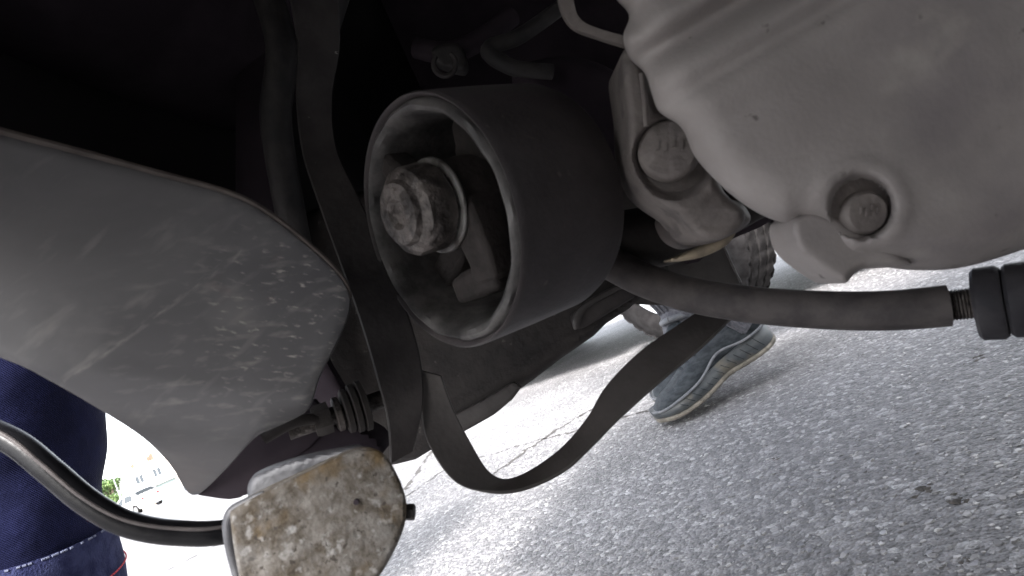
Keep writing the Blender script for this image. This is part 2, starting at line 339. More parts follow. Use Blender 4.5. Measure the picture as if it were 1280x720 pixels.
# ------------------------------------------------------------ ground
mb = MB(); xs = [-1500, -60, -8, -2, -.6, 0, .6, 2, 8, 60, 1500]; ys = [-1500, -60, -8, -2, 0, .6, 1.2, 2, 4, 8, 60, 1500]
for x in xs:
    for y in ys: mb.v.append((x, y, 0))
ny = len(ys)
for i in range(len(xs)-1):
    for j in range(ny-1): mb.f.append((i*ny+j, (i+1)*ny+j, (i+1)*ny+j+1, i*ny+j+1))
ground = mb.build('ground', 'asphalt', smooth=False); ground['kind'] = 'structure'; ground['label'] = 'worn grey asphalt with pale aggregate and cracks'
# pale aggregate standing proud of the binder, too many to count
def chips(n, x0, x1, y0, y1, r0, r1):
    V = []; Fc = []
    xy = np.stack([rng.uniform(x0, x1, n), y0+(y1-y0)*rng.random(n)**1.5], 1)
    for x, y in xy:
        r = r0+(r1-r0)*rng.random()**2.2; k = 5; a0 = rng.uniform(0, 6.28); h = r*rng.uniform(.10, .34); o = len(V); tx, ty = rng.normal(0, .10, 2)
        el = rng.uniform(.55, 1); th = rng.uniform(0, 3.14); c, s = math.cos(th), math.sin(th)
        top = []
        for i in range(k):
            a = a0+6.283*i/k+rng.uniform(-.3, .3); q = r*rng.uniform(.75, 1.1)
            ux, uy = q*math.cos(a), q*math.sin(a)*el; dx, dy = c*ux-s*uy, s*ux+c*uy
            V.append((x+dx*1.15, y+dy*1.15, -.0004)); top.append((x+dx*.8, y+dy*.8, max(h+tx*dx+ty*dy, .0003)))
        V.extend(top)
        for i in range(k): j = (i+1) % k; Fc.append((o+i, o+j, o+k+j, o+k+i))
        Fc.append(tuple(o+k+i for i in range(k)))
    m = MB(); m.v = V; m.f = Fc; return m
mb = chips(34000, -.5, 1.5, .25, 2.6, .0009, .0042)
st = mb.build('aggregate', 'chip', smooth=False, merge=False); st['kind'] = 'stuff'; st['label'] = 'pale stone chips set in the asphalt surface'; st['category'] = 'stone chips'
# cracks
def crack(pts, wdt):
    mb = MB(); path = []
    for a, b in zip(pts[:-1], pts[1:]):
        for k in range(14):
            t = k/14; p = np.array(a)*(1-t)+np.array(b)*t; path.append(p+rng.normal(0, .006, 2))
    L = []; 
    for i, p in enumerate(path):
        t = nrm(np.array(path[min(i+1, len(path)-1)])-path[max(i-1, 0)]); nn = np.array([-t[1], t[0]]); ww = wdt*rng.uniform(.1, 1.1)
        mb.v += [(p[0]-nn[0]*ww, p[1]-nn[1]*ww, .0009), (p[0]+nn[0]*ww, p[1]+nn[1]*ww, .0009)]
        if i: j = 2*i; mb.f.append((j-2, j, j+1, j-1))
    mb.build('crack', 'crack', ground, smooth=False)
def gl(*px): return [G(*p)[:2] for p in px]
crack(gl((480, 640), (560, 585), (640, 560), (720, 538), (800, 515), (880, 505)), .0055)
crack(gl((508, 612), (535, 570), (560, 540)), .010)
crack(gl((620, 590), (700, 535), (760, 500), (850, 440)), .010)
crack(gl((195, 720), (290, 672), (420, 600)), .016)
for k, (a, b, s) in enumerate([((1188, 622), (1, 1), .0085), ((1155, 612), (1, 1), .0075), ((970, 573), (1, 1), .005), ((865, 577), (1, 1), .0035), ((1205, 700), (1, 1), .005), ((1222, 448), (1, 1), .007)]):
    p = G(*a); mb = MB()
    for i in range(7):
        c = p+np.array([rng.normal(0, s*.7), rng.normal(0, s*.7), 0]); r = s*rng.uniform(.25, .6)
        mb.lathe(c+np.array([0, 0, -.001]), (0, 0, 1), [(0, r), (r*.35, r*.85), (r*.6, r*.3)], 7, mod=lambda i, g: 1+.25*math.sin(3*g+i))
    o = mb.build('dirt_clod', 'clod', smooth=True); o['label'] = 'small dark clod of dirt lying on the asphalt'; o['category'] = 'dirt'; o['group'] = 'dirt clods on the asphalt'

# ------------------------------------------------------------ cars
def wheel_parts(root, c, side, fine, R=.30, Wd=.19, steer=0):
    ax = np.array([side*math.cos(steer), side*math.sin(steer), 0.])      # outward axis
    mb = MB(); h = Wd/2; seg = 160 if fine else 40
    prof = [(-h*.85, R*.66), (-h, R*.80), (-h*.95, R*.92), (-h*.78, R*.985)]
    grooves = (-.5, -.17, .17, .5); t = -.72
    for gv in grooves: prof += [((gv-.045)*h*1.5, R), ((gv-.035)*h*1.5, R-.007), ((gv+.035)*h*1.5, R-.007), ((gv+.045)*h*1.5, R)]
    prof += [(h*.78, R*.985), (h*.95, R*.92), (h, R*.80), (h*.85, R*.66)]
    def mod(i, g):
        tt = prof[i][0]/h
        if not fine: return 1
        k = int(g/(2*math.pi)*160+.5)
        if abs(tt) > .7 and prof[i][1] > R*.9 and k % 4 == 0: return .978
        if .05 < abs(tt) < .7 and prof[i][1] >= R*.999 and k % 4 == 2: return .985
        return 1
    mb.lathe(c, ax, prof, seg, mod=mod, caps=False)
    mb.lathe(c, ax, [(h*.85, R*.66), (h*.55, R*.655), (-h*.85, R*.65), (-h*.85, R*.66)], seg, caps=False)
    ty = mb.build('wheel', 'tyre', root)
    mb = MB()
    mb.lathe(c, ax, [(h*.80, R*.69), (h*.93, R*.67), (h*.90, R*.635), (h*.6, R*.60), (-h*.7, R*.59), (-h*.7, R*.66), (h*.5, R*.665)], 64, close=True)
    u = np.array([0, 0, 1.]); b = np.cross(ax, u)
    for k in range(10):
        a = 2*math.pi*k/10; d = math.cos(a)*u+math.sin(a)*b; s = np.cross(ax, d)
        mb.box(np.array(c)+d*R*.36+ax*h*.62, d, s, ax, R*.27, .012, .012)
    mb.lathe(np.array(c)+ax*h*.45, ax, [(0, R*.18), (.03, R*.17), (.035, R*.1), (.036, .001)], 24)
    mb.build('rim', 'alloy', ty)
    mb = MB(); mb.lathe(np.array(c)-ax*h*.3, ax, [(0, R*.5), (.02, R*.5)], 32); mb.build('brake_disc', 'dark_steel', ty)
PROFILE = [(-2.0, .36), (-2.02, .62), (-1.98, .95), (-1.80, 1.05), (-1.45, 1.36), (-1.1, 1.45), (-.3, 1.47), (.15, 1.40), (.95, .93), (1.5, .86), (1.85, .76), (1.98, .62), (2.0, .36)]
def car(root, paint, L, own=False, fine=True, steer=0, loc=(0, 0, 0), yaw=0):
    cy, sy = math.cos(yaw), math.sin(yaw); loc = np.array(loc, float)
    def W(p): p = np.asarray(p, float); return np.stack([p[..., 0]*cy-p[..., 1]*sy+loc[0], p[..., 0]*sy+p[..., 1]*cy+loc[1], p[..., 2]+loc[2]], -1)
    zlow = .36 if own else .22
    prof = [(y, (z if z > .4 else zlow)) for y, z in PROFILE]
    axles = (1.03, -1.42)
    def hw(y, z): return .85-.24*np.clip((z-.88)/.58, 0, 1)**1.1-.16*np.clip((np.abs(y)-1.45)/.55, 0, 1)**2-.03*np.clip((.5-z)/.3, 0, 1)
    top = [np.array(p) for p in crom(prof, 5)]
    bot = []
    for a in (axles if True else []):
        pass
    low = [(2.0, zlow)]
    for a in axles:
        for k in range(0, 17):
            g = math.pi*k/16; z = .30+.37*math.sin(g); y = a+.37*math.cos(g)
            if z >= zlow: low.append((y, z))
    low.append((-2.0, zlow))
    poly = [tuple(p) for p in top]+[p for p in low[1:-1]]
    for sgn in (-1, 1):
        def mapf(Q, e, s=sgn): return W(np.stack([s*hw(Q[:, 0], Q[:, 1]), Q[:, 0], Q[:, 1]], 1))
        def backf(Q, e, fr, s=sgn): return W(np.stack([s*(hw(Q[:, 0], Q[:, 1])-.03), Q[:, 0], Q[:, 1]], 1))
        body = sheet(poly, mapf, backf, .06)
        (body.build('side_panel', paint, root))
    mb = MB(); nx = 9
    for ly in (0, 1):
        for (y, z) in top:
            for k in range(nx):
                t = -1+2*k/(nx-1); x = t*(hw(y, z)-.004); bow = .05*(1-t*t)
                yy = y + (bow if y > 1.7 else (-bow if y < -1.8 else 0)); zz = z+(bow*.6 if z > .8 else 0)
                mb.v.append(tuple(W([x, yy-(0 if not ly else .02*np.sign(y)*(abs(y) > 1.7)), zz-(.02 if ly and z > .6 else 0)])))
        o = ly*len(top)*nx
        for i in range(len(top)-1):
            for k in range(nx-1): mb.f.append((o+i*nx+k, o+i*nx+k+1, o+(i+1)*nx+k+1, o+(i+1)*nx+k))
    mb.build('hood_and_roof', paint, root)
    # glazing
    def strip(y0, z0, y1, z1, name):
        mb = MB()
        for dz in (.034, .044):
            for i in range(5):
                t = i/4; y = y0+(y1-y0)*t; z = z0+(z1-z0)*t
                for k in range(9): q = -1+2*k/8; mb.v.append(tuple(W([q*(hw(y, z)-.09), y+dz*.6*np.sign(y+.3), z+dz+.03*(1-q*q)])))
        for l in (0, 1):
            for i in range(4):
                for k in range(8): o = l*45+i*9+k; mb.f.append((o, o+1, o+10, o+9))
        mb.build(name, 'glass', root)
    strip(.88, .99, .22, 1.37, 'windshield'); strip(-1.76, 1.10, -1.48, 1.33, 'rear_window')
    for sgn in (-1, 1):
        for pl in ([(.72, .93), (.12, 1.33), (-.32, 1.38), (-.32, .93)], [(-.40, .93), (-.40, 1.38), (-1.08, 1.36), (-1.42, 1.20), (-1.42, .95)]):
            mb = sheet(pl, lambda Q, e, s=sgn: W(np.stack([s*(hw(Q[:, 0], Q[:, 1])+.008), Q[:, 0], Q[:, 1]], 1)),
                       lambda Q, e, f, s=sgn: W(np.stack([s*(hw(Q[:, 0], Q[:, 1])-.01), Q[:, 0], Q[:, 1]], 1)), .08)
            mb.build('side_window', 'glass', root)
        for (y, z, m, nm) in ((1.88, .66, 'lamp', 'headlight'), (-1.99, .82, 'lamp_red', 'tail_light')):
            mb = MB(); mb.lathe(W([sgn*.52, y-.02*np.sign(y), z]), W([0, np.sign(y), 0])-loc, [(0, .10), (.06, .095), (.10, .06), (.115, .01)], 20); mb.build(nm, m, root)
        for a in axles:
            if own and a == axles[0] and sgn == -1: wheel_parts(root, W([sgn*.74, a, .30]), sgn, False)
            else: wheel_parts(root, W([sgn*.74, a, .30]), sgn, fine, steer=yaw+(steer if a > 0 else 0))
    ax, ay, az = W([1, 0, 0])-loc, W([0, 1, 0])-loc, (0, 0, 1)
    mb = MB()
    if own: mb.box(W([0, -.72, .30]), ax, ay, az, .62, 1.15, .02).box(W([0, .46, .52]), ax, ay, az, .62, .02, .24)
    else: mb.box(W([0, -.2, .235]), ax, ay, az, .60, 1.72, .03)
    mb.build('floor_pan', 'bay', root, bevel=.01)

OWN = (0.6, -1.38, 0)
own = thing('car', 'car whose engine bay underside hangs over the asphalt, raised grey shield and round mount', 'car', OWN, world_parts=True)
car(own, 'paint', 4, own=True, fine=False, loc=OWN)
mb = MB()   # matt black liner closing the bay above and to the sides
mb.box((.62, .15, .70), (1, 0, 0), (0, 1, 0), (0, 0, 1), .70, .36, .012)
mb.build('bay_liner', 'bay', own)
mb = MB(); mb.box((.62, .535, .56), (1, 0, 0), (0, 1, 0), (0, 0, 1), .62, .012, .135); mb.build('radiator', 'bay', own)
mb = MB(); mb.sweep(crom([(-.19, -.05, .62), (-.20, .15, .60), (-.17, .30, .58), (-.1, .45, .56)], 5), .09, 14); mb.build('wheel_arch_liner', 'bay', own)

# ---- engine mount
C0 = P(540, 282, .262); C1 = P(668, 251, .302); A = nrm(C1-C0); LEN = np.linalg.norm(C1-C0); R0 = .0555
ev = nrm(CY-A*np.dot(CY, A)); eh = nrm(np.cross(ev, A)); eh = eh if np.dot(eh, CX) > 0 else -eh
def mp(u, v, t): return C0+eh*u*R0+ev*v*R0+A*t
mb = MB(); r = R0
mb.lathe(C0, A, [(.0035, r*.955), (.0005, r*.972), (0, r*.985), (.0012, r*.998), (.004, r), (LEN*.5, r*1.004), (LEN-.004, r), (LEN, r*.98), (LEN+.001, r*.6), (LEN-.004, r*.5), (LEN-.008, r*.9), (.006, r*.93)], 96, u=ev, close=True)
sleeve = mb.build('engine_mount', 'sleeve', own, label='round black engine mount sleeve with a big bolt in its rubber core', angle=60)
mb = MB()
mb.lathe(C0, A, [(.004, r*.955), (.0005, r*.93), (-.0005, r*.90), (.001, r*.865), (.008, r*.83), (.03, r*.815), (.05, r*.81), (.052, r*.95)], 96, u=ev, close=True,
         mod=lambda i, g: 1+(.006*math.sin(9*g+i)+.005*math.sin(17*g) if i in (1, 2, 3) else 0))
mb.build('rubber_rim', 'rim_rubber', sleeve)
mb = MB(); mb.lathe(C0+A*.048, A, [(0, r*.80), (.006, r*.80)], 48); mb.build('back_web', 'rubber', sleeve)
BC = mp(-.02, .14, .005)         # bolt centre
mb = MB(); mb.lathe(BC, A, [(.002, r*.33), (.006, r*.35), (.03, r*.36), (.048, r*.38)], 40, u=ev); mb.build('hub', 'mount_rubber', sleeve)
def arm(p0, p1, t, hwid, hth, name='rubber_arm', m=9):
    a, b = mp(*p0, t), mp(*p1, t); d = nrm(b-a); wv = nrm(np.cross(A, d)); mb = MB(); pts = [a+(b-a)*k/(m-1) for k in range(m)]
    hwl = [hwid*(.80+.20*math.sin(math.pi*(.12+.76*k/(m-1)))+rng.uniform(-.05, .05)) for k in range(m)]
    mb.bar(pts, [wv]*m, [nrm(A+wv*rng.uniform(-.08, .08)) for k in range(m)], hwl, hth); mb.build(name, 'mount_rubber', sleeve, bevel=.0022)
arm((.22, .16), (.36, -.50), .016, .0090, .010)
arm((.46, -.44), (-.10, -.57), .016, .0068, .009)
arm((-.22, .28), (-.56, .56), .008, .0062, .007)
arm((-.26, -.20), (-.66, -.52), .030, .0080, .008)
arm((.02, .40), (.10, .80), .034, .0110, .008)
mb = MB(); mb.lathe(BC, A, [(-.001, r*.37), (-.0004, r*.378), (.0004, r*.378), (.001, r*.37)], 48, u=ev); mb.build('washer', 'bright_steel', sleeve)
mb = MB()
prof = [(-.0025, r*.335), (-.0055, r*.345), (-.0125, r*.342), (-.0152, r*.328), (-.0166, r*.285), (-.0172, r*.255), (-.0198, r*.235), (-.0202, r*.12), (-.0180, r*.085), (-.0175, r*.01)]
mb.lathe(BC, A, prof, 48, u=ev, mod=lambda i, g: 1+.012*math.sin(5*g+i*1.7)+.01*math.sin(11*g+2*i))
mb.build('bolt', 'rusty_bolt', sleeve, label='rusty flanged bolt head')
mb = MB(); mb.sweep([mp(-.02, .14, -.003), mp(-.02, .14, .06)], .0085, 16); mb.build('bolt_shank', 'rusty_bolt', sleeve)

# ---- grey shield
PL = [(-160, 120), (0, 168), (100, 194), (200, 221), (290, 246), (345, 277), (400, 322), (428, 352), (437, 380), (424, 420), (398, 472), (384, 512), (352, 531), (318, 547), (282, 586), (256, 612), (243, 619), (232, 612), (212, 580), (180, 548), (133, 517), (66, 478), (0, 447), (-160, 400)]
def pd(x, y):
    v = .232+.00007*(x-200)+.00002*(y-350)+.004*np.sin((x-.5*y)*.012)*np.clip((y-200)/300, 0, 1)*.35
    s = (y-(470+.10*(x-200)))
    return v+np.where(s > 0, .0000030*s*s, 0)
mb = pxsheet(PL, pd, .0022, rnd_px=4, rnd=.0006, g=7, n=4)
plate = mb.build('splash_shield', 'plate', own, label='dull grey scratched sheet metal shield with rounded corner')
mb = MB(); ed = crom([(-160, 117), (0, 165), (100, 191), (200, 218), (290, 243), (345, 273), (400, 318), (430, 350), (438, 372)], 6)
pp = [P(p[0], p[1], float(pd(p[0], p[1]))+.002) for p in ed]; mb.sweep(pp, np.linspace(.0021, .0009, len(pp)), 8); mb.build('upper_edge_strip', 'plate_rim', plate)  # thin dark brown strip along the shield's upper edge
# lower return flange of the shield
mb = pxsheet([(244, 616), (240, 600), (280, 550), (330, 520), (392, 500), (400, 545), (340, 590), (300, 622), (262, 621)], .302, .004, g=5, rnd_px=3, rnd=.0005, n=3)
mb.build('lower_flange', 'bay', plate)

# ---- hoses
mb = MB(); pp = crom([P(-120, 500, .262), P(-40, 528, .26), (P(18, 553, .258)), P(62, 588, .256), P(110, 628, .256), P(160, 655, .258), P(220, 666, .262), P(285, 664, .268), P(350, 640, .285)], 8)
mb.sweep(pp, .0053, 20); hose = mb.build('hose', 'hose', own, label='glossy black hose with a painted highlight line, bending under the shield')
mb = MB(); mb.sweep([p+nrm(-CF*.75+CY*.66)*.0053 for p in pp], .0009, 8); mb.build('highlight_line', 'hose2', hose)  # paler thin tube stands in for the highlight along the hose
mb = MB(); pp = crom([P(745, 318, .345), P(775, 335, .33), P(810, 352, .32), P(870, 370, .308), P(950, 382, .296), P(1040, 388, .283), P(1115, 388, .272), P(1186, 382, .262)], 8)
mb.sweep(pp, [.0096-.0006*min(1, i/20) for i in range(len(pp))], 22)
link = mb.build('sleeved_rod', 'hose2', own, label='thick rubber sleeved rod ending in two bushing discs')
mb = MB(); a, b = P(1176, 383, .2635), P(1310, 369, .243); ra = nrm(b-a)
n = 40; mb.lathe(a, ra, [(i*.0006, .0062 if i % 2 else .0068) for i in range(n)], 18); mb.build('threaded_end', 'rusty_bolt', link)
for px, wd in ((1238, .0052), (1279, .0054)):
    c = P(px, 379-(px-1236)*.11, .254-(px-1236)*.00015); mb = MB()
    mb.lathe(c, ra-CF*.12, [(-wd*.95, .011), (-wd, .0138), (-wd*.75, .0152), (wd*.6, .0154), (wd*.9, .0142), (wd, .011)], 40); mb.build('bushing_disc', 'bushing', link)

# ---- straps
def strapbar(rows, th, name, m, label, n=6):
    """rows: left pixel, right pixel, depth left, depth right"""
    Lp = crom([P(l[0], l[1], dl) for l, r_, dl, dr in rows], n); Rp = crom([P(r_[0], r_[1], dr) for l, r_, dl, dr in rows], n)
    path = [(a+b)/2 for a, b in zip(Lp, Rp)]; wv = [nrm(b-a) for a, b in zip(Lp, Rp)]; hw = [np.linalg.norm(b-a)/2 for a, b in zip(Lp, Rp)]
    nv = [nrm(np.cross(wv[i], path[min(i+1, len(path)-1)]-path[max(i-1, 0)])) for i in range(len(path))]
    mb = MB(); mb.bar(path, wv, nv, hw, th); return mb.build(name, m, own, label=label, angle=35)
arm1 = strapbar([((355, -40), (420, -40), .34, .35), ((372, 60), (425, 50), .335, .345), ((370, 120), (415, 120), .33, .34), ((378, 192), (420, 185), .322, .328), ((402, 266), (450, 250), .312, .317), ((428, 338), (482, 318), .302, .307), ((452, 408), (510, 392), .296, .301), ((470, 470), (526, 452), .292, .298), ((484, 525), (528, 505), .29, .296), ((488, 578), (516, 562), .292, .296)], .0016, 'bracket_arm', 'strap', 'flat black bracket arm running down beside the round mount')
strapbar([((522, 462), (552, 470), .300, .300), ((526, 505), (566, 510), .300, .302), ((534, 552), (592, 560), .301, .306), ((566, 600), (612, 590), .303, .311), ((606, 615), (636, 599), .307, .317), ((652, 613), (668, 586), .312, .324), ((704, 590), (706, 557), .318, .332), ((742, 556), (735, 522), .324, .338), ((778, 520), (758, 483), .331, .345), ((830, 474), (800, 440), .338, .352), ((876, 436), (846, 408), .346, .36), ((915, 398), (880, 385), .354, .366)], .0013, 'rubber_strip', 'strap2', 'twisted loop of grey rubber strip hanging below the crossmember')

# ---- crossmember and brackets behind the mount
def cm_rel(x, y, e):
    s = (y-(585-.60*(x-500)));   # distance under the fold line
    return -.006*np.exp(-((s+28)/16)**2)+.010*np.clip(s/60, 0, 1)
CM = [(300, 300), (420, 250), (560, 200), (700, 150), (830, 120), (840, 260), (835, 345), (800, 373), (786, 386), (758, 404), (742, 420), (700, 449), (662, 478), (646, 489), (636, 503), (618, 518), (590, 534), (556, 552), (520, 574), (496, 580), (430, 590), (330, 600), (292, 560)]
mb = pxsheet(CM, .44, .05, rnd_px=10, rnd=.006, g=6, relief=cm_rel, smooth=False)
cm = mb.build('crossmember', 'dark_steel', own, label='dusty black steel crossmember behind the mount')
mb = pxsheet([(556, 524), (600, 503), (642, 478), (652, 484), (640, 500), (612, 520), (575, 540), (560, 545)], .425, .006, g=3, rnd_px=3, rnd=.001, smooth=False); mb.build('flange', 'strap2', cm)
mb = pxsheet([(714, 396), (728, 384), (770, 362), (806, 348), (800, 366), (760, 392), (724, 412)], .432, .01, g=3, rnd_px=4, rnd=.002, n=3); mb.build('stiffening_plate', 'strap', cm)
mb = pxsheet([(716, 398), (728, 380), (772, 356), (812, 340), (812, 346), (772, 364), (734, 386), (724, 408), (718, 412)], .428, .004, g=2.5, rnd_px=2, rnd=.001, n=3); mb.build('stiffening_rib', 'strap2', cm)
mb = pxsheet([(780, 290), (850, 300), (903, 306), (914, 330), (925, 352), (930, 385), (780, 380)], .47, .012, g=5, rnd_px=2, rnd=.0006, smooth=False); mb.build('end_plate', 'strap2', cm)
mb = pxsheet([(860, 330), (906, 303), (950, 284), (978, 268), (1010, 255), (1010, 215), (900, 220), (850, 270)], .46, .03, g=5, rnd_px=6, rnd=.003, n=3); mb.build('side_rail', 'bay', cm)
mb = MB(); mb.sweep(crom([P(904, 306, .469), P(915, 331, .469), P(926, 353, .469)], 3), .0009, 6); mb.build('plate_edge', 'rim_rubber', cm)
# threaded stud and nut under the bracket arm
a, b = P(392, 528, .296), P(480, 498, .31); sa = nrm(b-a)
mb = MB(); mb.lathe(a, sa, [(0, .0068), (.002, .0078), (.008, .0078)], 6); stud = mb.build('stud_nut', 'dark_steel', own, label='nut and ribbed washers on a stud')
for k, (t, rr) in enumerate(((.012, .0085), (.0165, .011), (.0205, .0122), (.0245, .0128))):
    mb = MB(); mb.lathe(a+sa*t, sa, [(-.0017, rr*.9), (-.0012, rr), (.0012, rr), (.0017, rr*.9)], 28); mb.build('washer', 'dark_steel' if k else 'rusty_bolt', stud)
mb = MB(); mb.sweep([a-sa*.012, a+sa*.045], .0045, 14); mb.build('stud', 'rusty_bolt', stud)
mb = pxsheet([(330, 545), (372, 530), (430, 530), (470, 545), (476, 570), (400, 580), (345, 605), (292, 620), (290, 585)], .305, .02, g=5, rnd_px=8, rnd=.004, n=3)
mb.build('lower_bracket', 'bay', own, label='dark bracket between the shield and the corroded block')
mb = MB(); mb.sweep(crom([P(330, 548, .285), P(370, 527, .288), P(410, 523, .296)], 4), .0028, 10); mb.build('brake_pipe', 'dark_steel', own, label='thin dark pipe leading to the stud')

# ---- corroded block
BL = [(288, 650), (294, 636), (330, 616), (380, 592), (430, 568), (458, 560), (478, 566), (494, 588), (507, 622), (506, 655), (492, 690), (470, 725), (430, 765), (360, 785), (318, 770), (300, 725)]
def bl_rel(x, y, e): return .0003*np.sin(x*.09+np.sin(y*.06)*2)*np.cos(y*.08)*np.clip(e/10, 0, 1)
bdir = nrm(CF-CX*.36-CY*.22)
mb = pxsheet(BL, lambda x, y: .232+.00006*(x-400), .024, rnd_px=5, rnd=.0014, g=4, relief=bl_rel, direc=bdir, n=5)
blk = mb.build('cast_lever', 'corroded', own, label='corroded cast metal block with white and brown crust')
mb = MB(); pp = crom([P(306, 745, .231), P(296, 715, .231), P(287, 675, .230), (P(287, 648, .2305)), P(300, 633, .2315), P(330, 616, .2325)], 6); mb.sweep(pp, np.concatenate([np.linspace(.0016, .0025, len(pp)-9), np.linspace(.0025, .0008, 9)]), 10); mb.build('worn_edge', 'worn_alu', blk)
mb = pxsheet([(310, 606), (322, 592), (370, 574), (425, 562), (456, 558), (440, 575), (380, 602), (330, 624), (312, 624)], .248, .018, g=4, rnd_px=8, rnd=.003, direc=bdir, n=4); mb.build('worn_top', 'worn_alu', blk)
mb = MB(); c = P(445, 628, .2335); mb.lathe(c, CF, [(0, .0011), (.0012, .0011)], 12); mb.build('drilled_hole', 'bay', blk)
mb = MB(); mb.lathe(P(500, 640, .245), CX, [(0, .0033), (.0055, .0033), (.006, .0028)], 6); mb.build('set_screw', 'rubber', blk)

# ---- aluminium housing
PAN = [(770, -120), (762, -20), (786, 18), (779, 45), (786, 72), (806, 92), (815, 118), (824, 140), (852, 160), (868, 195), (895, 226), (925, 252), (955, 270), (982, 279), (1006, 275), (1030, 282), (1058, 322), (1100, 333), (1150, 338), (1205, 334), (1280, 312), (1420, 262), (1500, 100), (1500, -160), (1100, -220)]
def pan_rel(x, y, e):
    s = .5*x+.866*y; q = .866*x-.5*y; out = np.zeros_like(s)
    for c, wdt, h in ((370, 26, .006), (428, 26, .0055), (500, 22, .0032), (558, 19, .0012), (620, 28, .0010)): out -= h*np.exp(-((s-c)/wdt)**2)
    out += .012*np.clip((540-s)/160, 0, 1)
    out += .005*np.exp(-((s-464)/15)**2)+.0014*np.exp(-((s-528)/13)**2)
    # step under the main face that carries the lower bolt
    d2 = np.hypot(x-1077, y-258); out += .0115*np.clip((42-d2)/7, 0, 1)
    out -= .0008*np.exp(-((d2-54)/10)**2)
    low = np.clip((y-(292+.02*(x-1100)))/40, 0, 1)*np.clip((x-1040)/60, 0, 1); out += .006*low**1.6
    out += .0010*np.sin(x*.018+1)*np.sin(y*.023)
    return out
mb = pxsheet(PAN, lambda x, y: .205-.00002*(x-1000)+.00003*(y-150), .075, rnd_px=58, rnd=.016, g=4, relief=pan_rel, n=5, direc=nrm(CF*.6+CY*.7+CX*.3))
pan = mb.build('gearbox_housing', 'cast', own, label='smooth dusty cast aluminium housing with ribs', angle=75)
def hexbolt(c, ax, rr, parent, m, name='bolt', flange=1.0, mark=True):
    mb = MB(); mb.lathe(c, ax, [(.004, rr*flange), (-.001, rr*flange), (-.0022, rr*.93), (-.003, rr*.86), (-.0032, rr*.2)], 36, mod=lambda i, g: 1+.01*math.sin(4*g+i))
    b = mb.build(name, m, parent)
    if mark:
        mb = MB(); u = nrm(CY-ax*np.dot(CY, ax)); v = np.cross(ax, u)
        for a0, s0 in ((-.35, .3), (-.1, .32), (.15, .3), (.4, .26)):
            mb.box(c-ax*.0034+v*rr*a0+u*rr*(.1+s0*.3*math.sin(a0*9)), v, u, ax, rr*.05, rr*.16, .0004)
        mb.build('head_marking', 'cast_dark', b)
    return b
hexbolt(P(1079, 266, .2150), nrm(CF+.1*CY), .0076, pan, 'cast_dark')
mb = MB(); mb.lathe(P(1078, 262, .2165), nrm(CF+.1*CY), [(0, .0118), (.001, .0118)], 32); mb.build('bolt_seat', 'cast_dark', pan)
# ear under the bolt
EAR = [(990, 274), (1020, 262), (1046, 270), (1070, 285), (1100, 300), (1140, 328), (1120, 334), (1086, 334), (1068, 342), (1058, 354), (1046, 350), (1024, 336), (1002, 318), (991, 300)]
mb = pxsheet(EAR, .2155, .018, rnd_px=12, rnd=.004, g=4, n=4); mb.build('mounting_ear', 'cast', pan)
mb = MB(); c = P(1046, 311, .2160); mb.lathe(c, CF, [(-.0004, .0014), (.002, .0014)], 12); mb.build('dowel_hole', 'bay', pan)

# ---- bracket with round bolt left of the housing
BR = [(776, 70), (798, 60), (812, 110), (830, 140), (880, 190), (905, 240), (930, 262), (928, 282), (910, 296), (886, 300), (866, 290), (846, 268), (815, 246), (796, 222), (786, 190), (782, 130)]
def br_rel(x, y, e):
    d2 = np.hypot((x-842), (y-198)); return .009*np.clip((53-d2)/11, 0, 1)-.001*np.exp(-((d2-60)/9)**2)+.006*np.clip((y-262)/20, 0, 1)
mb = pxsheet(BR, .243, .03, rnd_px=13, rnd=.005, g=2, relief=br_rel, n=4)
br = mb.build('mount_bracket', 'cast_dark', own, label='grimy bracket loop holding a wide round bolt')
hexbolt(P(836, 188, .2445), nrm(CF+.25*CX-.1*CY), .0122, br, 'cast_dark', flange=1.0)
mb = MB(); mb.sweep(crom([P(802, 92, .239), P(806, 130, .2385), P(808, 158, .239)], 4), .0011, 8); mb.build('inner_rib', 'cast_dark', br)
mb = pxsheet([(846, 262), (876, 262), (918, 250), (938, 270), (928, 286), (890, 304), (866, 300), (850, 284)], .262, .04, rnd_px=18, rnd=.010, g=4, n=4); mb.build('rubber_boss', 'cast_dark', br)
mb = pxsheet([(835, 326), (868, 312), (896, 299), (919, 289), (913, 302), (896, 314), (868, 324)], .285, .012, rnd_px=5, rnd=.002, g=2.5, n=4); mb.build('lip', 'tan', br)
mb = MB(); pp = crom([P(730, 300, .36), P(790, 300, .345), P(850, 288, .335), P(905, 262, .325), P(960, 232, .315)], 6); mb.sweep(pp, [.0155+.002*math.sin(i*.22) for i in range(len(pp))], 24); mb.build('housing_neck', 'dark_steel', br)
# pressed rim at the top
strapbar([((697, -40), (716, -40), .25, .25), ((698, 5), (717, 2), .25, .25), ((713, 34), (726, 26), .25, .25), ((745, 48), (750, 38), .249, .249), ((784, 60), (790, 49), .247, .247)], .0015, 'pressed_rim', 'cast_dark', 'pale pressed metal rim curving down to the housing', n=5)

